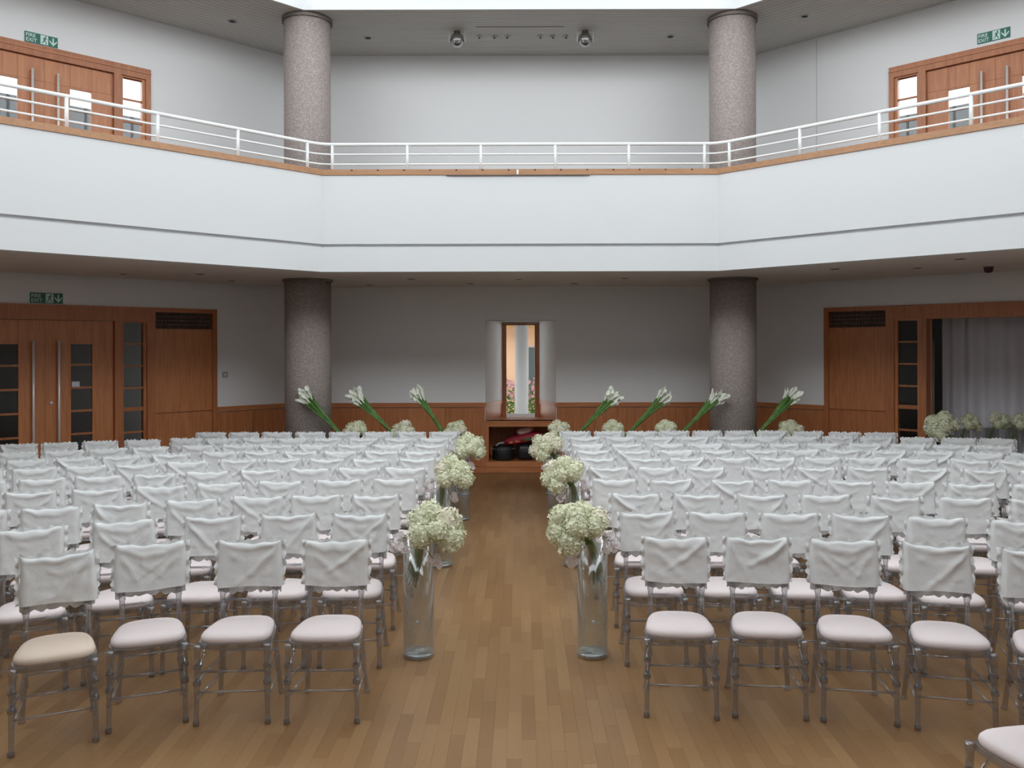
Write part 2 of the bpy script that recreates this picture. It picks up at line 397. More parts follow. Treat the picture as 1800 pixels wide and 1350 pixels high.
# railing
rail = thing('gallery_railing', 'white tubular steel railing on top of the gallery parapet', 'railing')
RR, RA = PR + .07, PA + .03
pts = [oct_pt(RR, RA, k) for k in range(8)]
def line_round(z):
    out = []
    for k in (5, 6, 7, 0, 1, 2):
        x, y = pts[k]
        if k in (5, 2): out.append(Vector((x, y, z))); continue
        a, b = Vector((*pts[(k - 1) % 8], z)), Vector((*pts[(k + 1) % 8], z)); p = Vector((x, y, z))
        out += [p + (a - p).normalized() * .14, p + (a - p).normalized() * .05 + (b - p).normalized() * .05 * .6, p + (b - p).normalized() * .14]
    return out
for z, r, nme in ((4.715, .022, 'handrail'), (4.585, .0125, 'rail'), (4.455, .0125, 'rail')):
    MB().tube(line_round(z), r, 10).build(nme, 'metalwhite', rail, smooth=True)
posts = [((px - VPX) / FPX * (YC + RR), YC + RR) for px in (585, 717, 846, 977, 1106, 1239)]
for px in (541, 419, 278, 118, -63, 1283, 1407, 1547, 1708, 1891):
    k = abs(px - VPX) / FPX; uu = (k * (YC + RR) - RA) / (1 + k)
    posts.append((math.copysign(RA + uu, px - VPX), YC + RR - uu))
pme = MB().lathe([(.021, 4.36), (.021, 4.70)], 10).mesh('post', 'metalwhite', True)
for x, y in posts: ob('post', pme, rail, T((x, y, 0)))

# ------------------------------------------------------------------ columns
for s, nm in ((-1, 'left'), (1, 'right')):
    c = thing('round_column', 'round stone-chip column on the %s, rising through the gallery' % nm, 'column', T((s * 3.10, 12.45, 0)))
    MB().lathe([(.332, 0), (.332, ZS - .03)], 48).build('lower_shaft', 'stone', c, smooth=True)
    MB().lathe([(.332, ZF), (.332, ZU - .05)], 48).build('upper_shaft', 'stone', c, smooth=True)
    for z, h in ((ZS, .03), (ZU, .06)):
        MB().lathe([(.345, z - h), (.36, z - h), (.36, z), (.30, z)], 48).build('collar', 'ring', c, smooth=False)

# ------------------------------------------------------------------ wainscot
def wains(wall, x0, x1, n, name='wainscot_panel', z1=1.065):
    w = (x1 - x0) / n
    for i in range(n):
        MB().box(x0 + i * w + .003, x0 + (i + 1) * w - .003, WR - .022, WR, .10, z1).build(name, 'wood', wall)
for a, b in ((-WA + .008, -.586), (.586, WA - .008)):
    wains(wall_back, a, b, 5)
    MB().box(a, b, WR - .036, WR, 1.078, 1.15).build('dado_rail', 'woodx', wall_back)
tag(MB().box(-WA + .01, WA - .01, WR - .028, WR, 0, .095).build('baseboard_back', 'woodx', mw=BACK), 'brown skirting board along the back wall', 'skirting', kind='structure')
for s, nm in ((-1, 'left'), (1, 'right')):
    w = walls[nm]
    for qa, qb, n in ((.012, Q0 - .004, 2), (Q1 + .004, 7.68, 3)):
        xa, xb = sorted((q2x(qa, s), q2x(qb, s)))
        wains(w, xa, xb, n)
        MB().box(xa, xb, WR - .036, WR, 1.078, 1.15).build('dado_rail', 'woodx', w)
    xa, xb = sorted((q2x(.012, s), q2x(Q0 - .004, s)))
    tag(MB().box(xa, xb, WR - .028, WR, 0, .095).build('baseboard_' + nm, 'woodx', mw=(LEFT if s < 0 else RIGHT)), 'brown skirting board on the %s diagonal wall' % nm, 'skirting', kind='structure')

# window niche with bench
nr = 10.04
niche = MB()
niche.add([(-.58, WR, 1.15), (-.31, nr, 1.15), (-.31, nr, 2.50), (-.58, WR, 2.50)], [(0, 1, 2, 3)])
niche.add([(.58, WR, 1.15), (.31, nr, 1.15), (.31, nr, 2.50), (.58, WR, 2.50)], [(3, 2, 1, 0)])
niche.add([(-.58, WR, 2.50), (-.31, nr, 2.50), (.31, nr, 2.50), (.58, WR, 2.50)], [(0, 1, 2, 3)])
niche.build('niche_reveal', 'wall', wall_back)
for s in (-1, 1):
    MB().add([(s * .58, WR, .85), (s * .31, nr, .85), (s * .31, nr, 1.15), (s * .58, WR, 1.15)], [(0, 1, 2, 3) if s < 0 else (3, 2, 1, 0)]).build('niche_panel', 'wood', wall_back)
    MB().add([(s * .58, WR - .01, 1.085), (s * .31, nr - .01, 1.085), (s * .31, nr - .01, 1.15), (s * .58, WR - .01, 1.15),
              (s * .565, WR - .01, 1.085), (s * .30, nr - .01, 1.085), (s * .30, nr - .01, 1.15), (s * .565, WR - .01, 1.15)],
             [(4, 5, 6, 7), (0, 3, 7, 4), (0, 4, 5, 1), (3, 2, 6, 7)]).build('niche_dado', 'woodx', wall_back)
bench = thing('window_bench', 'built-in wooden window bench with an open storage hole below', 'bench', BACK @ T((0, WR, 0)))
MB().box(-.585, .585, -.03, .74, .825, .85).build('bench_top', 'woodx', bench)
MB().box(-.585, .585, -.022, .0, .755, .825).build('apron', 'woodx', bench)
MB().box(-.585, .585, -.022, .0, .098, .185).build('plinth', 'woodx', bench)
for s in (-1, 1): MB().box(s * .523, s * .585, -.022, .0, .185, .755).build('upright', 'wood', bench)
MB().box(-.56, .56, .0, .70, .16, .185).build('shelf', 'woodx', bench)
for s in (-1, 1): MB().box(s * .523, s * .545, .0, .70, .185, .825).build('side_board', 'wood', bench)
MB().box(-.56, .56, .68, .70, .16, .825).build('back_board', 'wood', bench)
win = thing('window_1', 'tall narrow window in the niche with garden view', 'window', BACK, kind='structure')
f = MB(); zb, zt = .85, 2.465
f.box(-.315, -.245, nr - .02, nr + .05, zb, zt).box(.245, .315, nr - .02, nr + .05, zb, zt).box(-.245, .245, nr - .02, nr + .05, zt - .03, zt)
f.build('window_frame', 'woodtrim', win)
MB().box(-.245, .245, nr - .06, nr + .05, zb, zb + .06).build('sill', 'metalwhite', win)
MB().box(-.245, .245, nr + .01, nr + .016, zb + .06, zt - .03).build('pane', 'pane', win)
m = MB(); m.box(-.8, -.315, nr + .02, nr + .12, 0, 3.0).box(.315, .8, nr + .02, nr + .12, 0, 3.0).box(-.315, .315, nr + .02, nr + .12, 2.465, 3.0).box(-.315, .315, nr + .02, nr + .12, 0, .85)
m.box(-.8, -.72, WR + .2, nr + .02, 0, 3.0).box(.72, .8, WR + .2, nr + .02, 0, 3.0).box(-.8, .8, WR + .2, nr + .02, 2.9, 3.0)
tag(m.build('wall_window_bay', 'wall', mw=BACK), 'outer wall of the window bay around the garden window', 'wall', kind='structure')

# things stored under the bench
def bx(px, py, d): return pix(px, py, d)
bag = thing('drum_bag', 'black round bag with a ring of silver studs under the bench', 'bag', T((-.29, 14.24, .186)))
MB().lathe([(.0, 0), (.175, 0), (.185, .02), (.185, .20), (.175, .225), (.0, .235)], 28, cap=False).build('body', 'black', bag, smooth=True)
for k in range(22):
    w = 2 * math.pi * k / 22
    MB().lathe([(0, -.008), (.008, -.004), (.008, .004), (0, .008)], 6, (.186 * math.cos(w), .186 * math.sin(w), .185), cap=False).build('stud', 'silver', bag)
MB().tube([(-.12, -.05, .235), (-.08, -.02, .27), (.0, 0, .28), (.1, .02, .27), (.14, .03, .245)], .014, 8).build('strap', 'plate', bag, smooth=True)
bag2 = thing('equipment_bag', 'black upright equipment bag beside the studded round bag', 'bag', T((.085, 14.24, .186)))
def soft_box(sx, sy, sz, n=10, e=4.0):
    m = MB(); vs, fs = [], []
    for i in range(n + 1):
        ph = -math.pi / 2 + math.pi * i / n
        for k in range(2 * n):
            th = math.pi * k / n
            c = lambda a: math.copysign(abs(math.cos(a)) ** (2 / e), math.cos(a)); s_ = lambda a: math.copysign(abs(math.sin(a)) ** (2 / e), math.sin(a))
            vs.append((sx * c(ph) * c(th), sy * c(ph) * s_(th), sz * s_(ph)))
    for i in range(n):
        for k in range(2 * n):
            k2 = (k + 1) % (2 * n); fs.append((i * 2 * n + k, i * 2 * n + k2, (i + 1) * 2 * n + k2, (i + 1) * 2 * n + k))
    return m.add(vs, fs)
soft_box(.15, .15, .132).build('body', 'black', bag2, T((0, 0, .132)), True)
for k in range(6): MB().box(-.09 + k * .035, -.075 + k * .035, -.154, -.146, .205, .217).build('badge_letter', 'silver', bag2)
redb = thing('red_bag', 'dark red holdall lying across the black bags under the bench', 'bag', T((.05, 14.24, .50)) @ Matrix.Rotation(math.radians(-11), 4, 'Y'))
soft_box(.33, .15, .075, e=3).build('body', 'red', redb, T((0, 0, .035)), True)
MB().box(.02, .12, -.152, -.147, .0, .05).build('patch', 'leaf', redb)
for a, b in ((-.24, -.18), (-.14, -.06)): MB().box(a, b, -.146, -.138, .01, .04).build('print', 'orange', redb)
pk = thing('paper_parcel', 'pale pink paper parcel on top of the red holdall', 'parcel', T((.065, 14.25, .635)) @ Matrix.Rotation(math.radians(-12), 4, 'Y'))
soft_box(.13, .09, .055, e=3).build('wrap', 'pinkish', pk, T((0, 0, .03)), True)
MB().box(.115, .16, -.07, .05, .0, .07).build('card_end', 'orange', pk)

# ------------------------------------------------------------------ door sets
def doorset(num, s, F, z0, upper, is_open, label):
    d = thing('door_%d' % num, label, 'door', F, kind='structure')
    X = lambda q: q2x(q, s)
    q0, q1 = (QU0, QU1) if upper else (Q0, Q1)
    zt = 6.11 if upper else 2.65
    L = (5.955 if upper else 2.445)                       # head of the leaves
    fr = MB()
    if upper: fr.box(X(q0), X(q1), WR - .03, WR + .17, L, zt)
    else:
        fr.box(X(2.13), X(2 * QC - 2.13), WR - .03, WR + .17, L, zt)
        for a, b in ((q0, 2.13), (2 * QC - 2.13, q1)): fr.box(X(a), X(b), WR - .03, WR + .17, 2.585, zt)
    for a, b in ((q0, q0 + .07), (q1 - .07, q1), (2.60, 2.70), (2 * QC - 2.70, 2 * QC - 2.60)):
        fr.box(X(a), X(b), WR - .03, WR + .17, z0, L if upper or 2.2 < a < 2 * QC - 2.2 else 2.6)
    if not upper:
        for a, b in ((2.13, 2.25), (2 * QC - 2.25, 2 * QC - 2.13)): fr.box(X(a), X(b), WR - .03, WR + .17, z0, L)
    fr.build('frame', 'woodtrim', d)
    hd = MB().box(X(q0 - .0), X(q1 + .0), WR - .042, WR - .03, zt - .075, zt - .058) if upper else MB().box(X(q0), X(q1), WR - .036, WR - .03, zt - .012, zt)
    hd.build('head_moulding', 'woodx', d)
    for mir in (0, 1):
        G = (lambda q: X(2 * QC - q)) if mir else X
        # sidelight
        a, b = (QU0 + .07, 2.60) if upper else (2.25, 2.60)
        sl = MB(); ga, gb = a + .045, b - .03
        sl.box(G(a), G(ga), WR - .0, WR + .08, z0, L).box(G(gb), G(b), WR, WR + .08, z0, L).box(G(ga), G(gb), WR, WR + .08, L - .02, L)
        sl.box(G(ga), G(gb), WR, WR + .08, z0, z0 + .16)
        o = sl.build('sidelight', 'wood', d)
        zz = [L - .02 - .318 * k for k in range(8)]
        pan = MB().box(G(ga), G(gb), -.003, .003, 0, 1)
        for k in range(7):
            top, bot = zz[k], max(zz[k + 1], z0 + .16)
            if top - bot < .05: continue
            th = .055 if k == 3 else .026
            MB().box(G(ga), G(gb), WR + .02, WR + .055, bot, bot + th).build('glazing_bar', 'woodtrim', o)
            MB().box(G(ga), G(gb), WR + .035, WR + .041, bot + th, top).build('pane', 'pane', o)
        if not upper:
            MB().box(G(Q0 + .07), G(2.13), WR + .0, WR + .05, 1.105, 2.325).build('fixed_panel', 'wood', d)
            MB().box(G(Q0 + .07), G(2.13), WR + .0, WR + .05, z0, 1.085).build('fixed_panel', 'wood', d)
            MB().box(G(Q0 + .07), G(2.13), WR + .02, WR + .05, 1.085, 1.105).build('panel_joint', 'woodtrim', d)
            vg = MB().box(G(Q0 + .09), G(2.11), WR + .05, WR + .09, 2.345, 2.585).build('vent_grille', 'dark', d)
            for k in range(34):
                qq = Q0 + .10 + k * (2.10 - Q0 - .10) / 33
                MB().box(G(qq - .004), G(qq + .004), WR + .012, WR + .05, 2.345, 2.585).build('vent_bar', 'vent', vg)
            for zz_ in (2.405, 2.465, 2.525): MB().box(G(Q0 + .09), G(2.11), WR + .016, WR + .05, zz_ - .004, zz_ + .004).build('vent_bar', 'vent', vg)
            v2 = MB().box(G(Q0 + .07), G(2.13), WR + .01, WR + .06, 2.325, 2.345).build('vent_rail', 'woodtrim', d)
        # leaf: hinge at q 2.70, meeting edge at QC
        W = QC - 2.70 - .0015
        sg = s * (-1 if mir else 1)
        if is_open:
            M_ = T((G(2.70), WR + .13, 0)) @ Matrix.Rotation(sg * math.radians(112), 4, 'Z')
        else:
            M_ = T((G(2.70), WR + .05, 0))
        gx = lambda v: sg * v
        lf = MB(); g0, g1 = .285, .56; gt, gbm = L - .31, z0 + .20
        y0_, y1_ = -.025, .025
        e = .0018
        lf.box(gx(.004), gx(g0 - e), y0_, y1_, z0 + .008, gt - e).box(gx(g1 + e), gx(W), y0_, y1_, z0 + .008, gt - e)
        for a, b in ((.004, g0 - e), (g0 + e, g1 - e), (g1 + e, W)): lf.box(gx(a), gx(b), y0_, y1_, gt + e, L - .006)
        lf.box(gx(g0 + e), gx(g1 - e), y0_, y1_, z0 + .008, gbm)
        lf.box(gx(.01), gx(W - .006), -.019, .019, gt - .02, L - .01)
        lf.box(gx(g0 - .02), gx(g0 + .0), -.019, .019, z0 + .01, gt).box(gx(g1), gx(g1 + .02), -.019, .019, z0 + .01, gt)
        if not mir: lf.box(gx(W - .012), gx(W + .014), .0255, .033, z0 + .01, L - .008)
        leaf = lf.build('leaf', 'wood', d, M_)
        k = 0; top = gt
        while top - .05 > gbm:
            bot = max(gbm, gt - .318 * (k + 1))
            MB().box(gx(g0), gx(g1), -.02, .02, bot, bot + .028).build('glazing_bar', 'woodtrim', leaf)
            MB().box(gx(g0), gx(g1), -.004, .002, bot + .028, top).build('pane', 'pane', leaf)
            top = bot; k += 1
        ht, hb = (z0 + 2.27, z0 + .55) if upper else (2.16, .32)
        xh = W - .155
        h = MB().tube([(gx(xh), -.075, hb), (gx(xh), -.075, ht)], .016, 10)
        for z in (hb + .25, ht - .25): h.tube([(gx(xh), -.075, z), (gx(xh), -.02, z)], .009, 8)
        h.build('pull_handle', 'steel', leaf, smooth=True)
        if not mir and not upper and not is_open:
            MB().tube([(gx(W - .07), -.026, 1.32), (gx(W - .07), -.045, 1.32)], [.024, .020], 14).build('lock', 'steel', leaf, smooth=True)
            st = MB().box(gx(g0 + .16), gx(g1 - .015), -.0075, -.0055, 1.50, 1.60).build('sticker', 'sticker', leaf)
    return d
doorset(1, -1, LEFT, 0, False, False, 'closed cherry wood double doors with glazing under the gallery on the left')
doorset(2, 1, RIGHT, 0, False, True, 'wooden doorway standing open under the gallery on the right')
doorset(3, -1, LEFT, ZF + .06, True, False, 'wooden double doors with steel pulls upstairs on the left gallery')
doorset(4, 1, RIGHT, ZF + .06, True, False, 'wooden double doors with steel pulls upstairs on the right gallery')

# rooms behind the doors
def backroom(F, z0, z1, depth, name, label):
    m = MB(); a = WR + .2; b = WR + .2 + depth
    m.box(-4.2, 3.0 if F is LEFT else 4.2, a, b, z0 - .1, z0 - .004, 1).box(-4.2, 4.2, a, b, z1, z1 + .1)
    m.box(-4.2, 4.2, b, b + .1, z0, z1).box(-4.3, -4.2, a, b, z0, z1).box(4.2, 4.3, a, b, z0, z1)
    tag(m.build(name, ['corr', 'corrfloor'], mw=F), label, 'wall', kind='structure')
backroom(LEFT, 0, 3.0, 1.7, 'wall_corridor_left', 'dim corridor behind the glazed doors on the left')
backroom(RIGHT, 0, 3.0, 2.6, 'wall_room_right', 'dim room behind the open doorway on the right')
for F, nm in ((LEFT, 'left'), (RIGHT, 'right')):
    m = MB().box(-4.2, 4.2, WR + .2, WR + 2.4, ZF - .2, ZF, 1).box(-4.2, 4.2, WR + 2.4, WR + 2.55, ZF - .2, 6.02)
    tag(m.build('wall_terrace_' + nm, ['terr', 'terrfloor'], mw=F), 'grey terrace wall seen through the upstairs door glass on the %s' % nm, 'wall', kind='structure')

# white drape in the right doorway
dm = MB(); nx_, nz_ = 150, 10; vs, fs = [], []
for j in range(nz_ + 1):
    for i in range(nx_ + 1):
        tq = i / nx_; q = 2.66 + tq * 2.4
        fold = .045 * math.sin(tq * 62 + 1.3 * math.sin(tq * 9)) + .03 * math.sin(tq * 23 + 2)
        fold *= .55 + .45 * (1 - j / nz_)
        vs.append((q2x(q, 1), WR + .81 + fold - (.10 * max(0, 1 - tq * 9) ** 2), .02 + 2.9 * j / nz_))
for j in range(nz_):
    for i in range(nx_):
        a = j * (nx_ + 1) + i; fs.append((a, a + 1, a + nx_ + 2, a + nx_ + 1))
dr = dm.add(vs, fs).build('drape', 'drape', mw=RIGHT, smooth=True)
tag(dr, 'white floor-length drape hanging inside the open doorway on the right', 'curtain')

# ------------------------------------------------------------------ fire exit signs
def text_mesh(body, size):
    cu_ = bpy.data.curves.new('lettering', 'FONT'); cu_.body = body; cu_.size = size; cu_.extrude = .0008; cu_.offset = size * .012
    o = bpy.data.objects.new('lettering_source', cu_); COL.objects.link(o)
    bpy.context.view_layer.update()
    me = bpy.data.meshes.new_from_object(o.evaluated_get(bpy.context.evaluated_depsgraph_get()))
    bpy.data.objects.remove(o); bpy.data.curves.remove(cu_)
    me.materials.clear(); me.materials.append(MT['signpale']); return me
tF, tE = text_mesh('FIRE', .066), text_mesh('EXIT', .066)
def poly(m, pts2, y, mi=0):
    m.add([(x, y, z) for x, z in pts2], [tuple(range(len(pts2)))], mi)
def exit_sign(F, s, px, z, label):
    k = abs(px - VPX) / FPX; uu = (k * 14 - WA) / (1 + k)
    sg = thing('fire_exit_sign', label, 'sign', F @ T((q2x(uu * S2, s), WR, z)))
    MB().box(-.20, .20, -.014, 0, 0, .138).build('board', 'green', sg)
    RX = Matrix.Rotation(math.pi / 2, 4, 'X')
    ob('lettering', tF, sg, T((-.19, -.0155, .076)) @ RX); ob('lettering', tE, sg, T((-.19, -.0155, .014)) @ RX)
    MB().box(-.012, .082, -.0155, -.0135, .008, .130).build('pictogram_ground', 'signpale', sg)
    pm_ = MB()
    poly(pm_, [(.050 + .011 * math.cos(a * .7), .112 + .011 * math.sin(a * .7)) for a in range(9)], -.0162)
    for pg in ([(.030, .098), (.054, .100), (.046, .062), (.026, .066)], [(.026, .068), (.044, .064), (.060, .040), (.050, .034)], [(.060, .040), (.050, .036), (.054, .012), (.062, .012)],
               [(.026, .068), (.040, .064), (.024, .034), (.014, .036)], [(.014, .040), (.022, .032), (.000, .020), (-.002, .028)], [(.048, .096), (.054, .100), (.074, .080), (.070, .074)], [(.030, .098), (.036, .092), (.018, .074), (.012, .080)]):
        poly(pm_, pg, -.0162)
    pm_.build('running_figure', 'green', sg)
    am = MB(); c = .143
    for pg in ([(c - .009, .118), (c + .009, .118), (c + .009, .04), (c - .009, .04)], [(c, .012), (c + .046, .066), (c + .046, .088), (c, .040)], [(c, .012), (c, .040), (c - .046, .088), (c - .046, .066)]):
        poly(am, list(reversed(pg)), -.0158)
    am.build('arrow', 'signpale', sg)
exit_sign(LEFT, -1, 73.5, 6.125, 'green fire exit sign above the upstairs doors on the left')
exit_sign(LEFT, -1, 81.5, 2.665, 'green fire exit sign in the shade above the lower left doors')
exit_sign(RIGHT, 1, 1748.5, 6.16, 'green fire exit sign above the upstairs doors on the right')

# switch plate, sounder
k = (VPX - 395) / FPX; uu = (k * 14 - WA) / (1 + k)
sw = thing('light_switch', 'small square grey switch plate on the wall left of the column', 'switch', LEFT @ T((q2x(uu * S2, -1), WR, 1.60)))
MB().box(-.043, .043, -.01, 0, 0, .086).build('plate', 'plate', sw)
MB().box(-.012, .012, -.016, -.01, .025, .06).build('rocker', 'metalwhite', sw)
p = pix(1738, 471, 10.68)
sd = thing('alarm_sounder', 'small dark red alarm sounder under the gallery on the right', 'alarm', T((p.x, p.y, ZS)))
MB().lathe([(.05, 0), (.055, -.02), (.05, -.06), (.03, -.075), (0, -.078)], 16, cap=False).build('body', 'sounder', sd, smooth=True)
MB().lathe([(.062, 0), (.062, -.012)], 16).build('base', 'ring', sd)

# ceiling lights
def downlight(px, py, z, label, grp, r=.05):
    d = FPX * (z - CAMH) / (VPY - py); x = (px - VPX) / FPX * d
    t = thing('recessed_downlight', label, 'light', T((x, d, z)), grp)
    MB().lathe([(r * .8, .0), (r * .8, -.004), (r * 1.25, -.006), (r * 1.3, 0)], 16, cap=False).build('trim_ring', 'chrome', t)
    MB().lathe([(0, -.001), (r * .8, -.002)], 16, cap=False).build('lamp_recess', 'dark', t)
for px, py, w in ((723, 490, 'left of the window, front line'), (650, 500, 'next to the left column'), (827, 498.5, 'just left of the window, rear line'), (912, 491, 'in line with the window'), (1010, 498.5, 'just right of the window'), (1098, 489.5, 'towards the right column'),
                  (353, 480, 'before the left door panel'), (407, 492, 'left of the left column'), (217, 480, 'before the left sidelight'), (1467, 474, 'before the right vent grille'), (1613, 473, 'before the right sidelight'), (1688, 457, 'nearest the open doorway')):
    downlight(px, py, ZS, 'tiny downlight in the gallery soffit, ' + w, 'downlights under the gallery')
for px, py, w in ((410, 36, 'far left'), (648, 66, 'right of the left column'), (1180, 65, 'left of the right column'), (1416, 30, 'far right')):
    downlight(px, py, ZU, 'small downlight in the upper ceiling, ' + w, 'downlights in the upper ceiling', .06)
for px, w in ((844.5, 'first'), (871, 'second'), (893.5, 'third'), (950.6, 'fourth'), (973, 'fifth'), (995.7, 'sixth')):
    d = FPX * (ZU - CAMH) / (VPY - 63); x = (px - VPX) / FPX * d
    t = thing('eyeball_spotlight', '%s small eyeball spotlight from the left between the two globe lights' % w, 'light', T((x, d, ZU)), 'eyeball spotlights')
    MB().lathe([(.045, 0), (.048, -.008), (.036, -.012), (.036, 0)], 18, cap=False).build('trim_ring', 'chrome', t, smooth=True)
    MB().lathe([(.036, -.004), (.033, -.02), (.022, -.034), (.0, -.04)], 18, cap=False).build('eyeball', 'chrome', t, smooth=True)
    MB().lathe([(.0, -.044), (.014, -.043), (.014, -.03)], 10, (-.006 if x < 0 else .008, -.004, 0), cap=False).build('lens', 'dark', t)
for px, w in ((805, 'left'), (1030, 'right')):
    d = FPX * (ZU - CAMH) / (VPY - 55); x = (px - VPX) / FPX * d
    t = thing('globe_light', 'large dark globe light on the upper ceiling, the %s one of two' % w, 'light', T((x, d, ZU)))
    MB().lathe([(.0, -.24), (.05, -.23), (.085, -.195), (.105, -.14), (.10, -.09), (.08, -.055), (.0, -.04)], 24, cap=False).build('globe', 'chrome', t, smooth=True)
    MB().lathe([(.108, -.135), (.112, -.14), (.108, -.145)], 24, cap=False).build('rim', 'vent', t)
    for s in (-1, 1): MB().box(s * .116, s * .124, -.012, .012, -.16, 0).build('bracket_arm', 'metalwhite', t)
    MB().lathe([(.05, 0), (.05, -.045)], 16).build('mount', 'vent', t)
    for s in (-1, 1): MB().lathe([(0, -.012), (.012, 0), (0, .012)], 8, (s * .035 + .0, -.075, -.185), cap=False).build('lamp', 'metalwhite', t, smooth=True)

# ------------------------------------------------------------------ chairs
def leg_front(s, bands):
    m = MB(); P0, P1 = Vector((s * .185, -.182, .435)), Vector((s * .192, -.192, 0))
    prof = [(0, .021), (.06, .021), (.09, .016), (.24, .0155), (.25, .020), (.29, .020), (.30, .0155), (.44, .015), (.45, .021), (.50, .021), (.51, .0155), (.93, .013), (.95, .017), (1, .017)]
    m.tube([P0.lerp(P1, t) for t, _ in prof], [r for _, r in prof], 8)
    if bands:
        m.m = [1 if (i // 8) in (4, 8, 12) and i < 13 * 8 else 0 for i in range(len(m.f))]
    return m
def post_back(s):
    m = MB(); K = [Vector((s * .178, .235, 0)), Vector((s * .160, .198, .22)), Vector((s * .152, .180, .44)), Vector((s * .152, .190, .62)), Vector((s * .153, .224, .866))]
    P, rr = [], []
    for i in range(4):
        for t, r in ((0, .0185), (.08, .0185), (.12, .0145), (.5, .0145), (.88, .0145), (.92, .0185)):
            P.append(K[i].lerp(K[i + 1], t)); rr.append(r)
    P.append(K[4]); rr.append(.016)
    return m.tube(P, rr, 8)
def bar(a, b, r, beads=0):
    a, b = Vector(a), Vector(b); P, rr = [a], [r]
    for k in range(beads):
        c = (k + 1) / (beads + 1)
        for t, q in ((-.012, r), (-.008, r * 1.6), (.008, r * 1.6), (.012, r)): P.append(a.lerp(b, c + t)); rr.append(q)
    P.append(b); rr.append(r)
    return MB().tube(P, rr, 6)
def outline(n, grow=0.0):
    """rounded trapezoid of the seat, wider in front"""
    out = []
    for k in range(n):
        w = 2 * math.pi * k / n; e = 3.4
        cx = math.copysign(abs(math.cos(w)) ** (2 / e), math.cos(w)); sy = math.copysign(abs(math.sin(w)) ** (2 / e), math.sin(w))
        y = sy * (.198 + grow); hw = .184 - .024 * sy + grow
        out.append((cx * hw, y))
    return out
def seat_frame():
    m = MB(); n = 28; o1 = outline(n, .008); o0 = outline(n, -.03)
    vs = []
    for ol, z in ((o1, .412), (o1, .440), (o0, .440), (o0, .412)): vs += [(x, y, z) for x, y in ol]
    fs = [(a * n + k, a * n + (k + 1) % n, ((a + 1) % 4) * n + (k + 1) % n, ((a + 1) % 4) * n + k) for a in range(4) for k in range(n)]
    return m.add(vs, fs)
def cushion():
    m = MB(); n = 32; ol = outline(n); vs, fs = [], []
    L_ = [(.95, .440), (.985, .444), (1.0, .456), (.99, .468), (.94, .479), (.80, .488), (.5, .494), (.2, .496)]
    for sc_, z in L_: vs += [(x * sc_, y * sc_, z) for x, y in ol]
    for i in range(len(L_) - 1):
        for k in range(n): fs.append((i * n + k, i * n + (k + 1) % n, (i + 1) * n + (k + 1) % n, (i + 1) * n + k))
    fs.append(tuple(range((len(L_) - 1) * n, len(L_) * n)))
    return m.add(vs, fs)
def back_y(z): return .190 + (z - .62) * .118
ZB0, ZB1, HWT = .652, .912, .185
def cover_mesh(seed):
    rr = random.Random(seed); U, V = 30, 22
    ph = [rr.uniform(0, 6.28) for _ in range(8)]; nf = [rr.uniform(5, 9) for _ in range(2)]
    folds = []
    for sx in (-1, 1):
        for _ in range(rr.choice((1, 2, 2))):
            folds.append((sx * .95, rr.uniform(.90, 1.0), rr.uniform(-.5, .5) - sx * .1, rr.uniform(.0, .55), rr.uniform(.012, .023) * rr.choice((1, 1, 1, -1)), rr.uniform(.010, .020)))
    sag = rr.uniform(.010, .022); amp = rr.uniform(.006, .010); off = Vector((rr.uniform(0, 50), rr.uniform(0, 50), 0))
    tilt = rr.uniform(-.008, .008); skew = rr.uniform(-.01, .01)
    def disp(u, v):
        x, z = u * .19, v * .26; d = 0
        for i, sx in enumerate((-1, 1)):
            ax, az = abs(sx * .19 - x), .26 - z; r = math.hypot(ax, az); th = math.atan2(az, ax + 1e-6)
            d += amp * math.exp(-r / .13) * math.sin(th * nf[i] + ph[i]) * min(1, r / .03)
        for fx, fz, gx_, gz, a, w in folds:
            p0, p1 = Vector((fx * .19, fz * .26)), Vector((gx_ * .19, gz * .26)); q = Vector((x, z)); e = p1 - p0
            t = max(0, min(1, (q - p0).dot(e) / e.length_squared)); dist = (q - (p0 + e * t)).length
            d += a * math.exp(-(dist / w) ** 2) * (1 - .6 * t)
        d += .006 * math.exp(-((1 - v) / .35) ** 2) * math.sin((v + .5 * (1 - u * u) * .35) * 22 + ph[4])
        d += .0075 * noise.noise(Vector((x * 16, z * 16, 0)) + off) + .003 * noise.noise(Vector((x * 45, z * 45, 3)) + off)
        return max(d, -.003)
    vs, fs = [], []
    path = [('f', j / V) for j in range(V + 1)] + [('t', .5)] + [('b', 1 - j / 8) for j in range(9)]
    for kind, v in path:
        for i in range(U + 1):
            u = -1 + 2 * i / U
            zt = ZB1 - sag * (1 - u * u) + .004 * math.sin(u * 9 + ph[5]) + tilt * u
            zb = ZB0 + .004 * math.sin(u * 3 + ph[6]) - tilt * .5 * u
            hw = HWT + .006 * (1 - v) + .003 * math.sin(v * 5 + ph[7])
            x = u * hw + skew * (1 - v)
            if kind == 'f':
                z = zb + (zt - zb) * v; edge = 1 - abs(u) ** 6
                ed = abs(u) ** 26; y = back_y(z) - .023 * (1 if v < .97 else .7) * (1 - ed) + .014 * ed - disp(u, v) * (.1 + .9 * edge)
            elif kind == 't': z = zt + .004; y = back_y(z)
            else: z = zb + (zt - zb) * v; y = back_y(z) + .018
            vs.append((x, y, z))
    n = U + 1
    for j in range(len(path) - 1):
        for i in range(U): fs.append((j * n + i, j * n + i + 1, (j + 1) * n + i + 1, (j + 1) * n + i))
    return MB().add(vs, fs).mesh('cover', 'cotton', True)
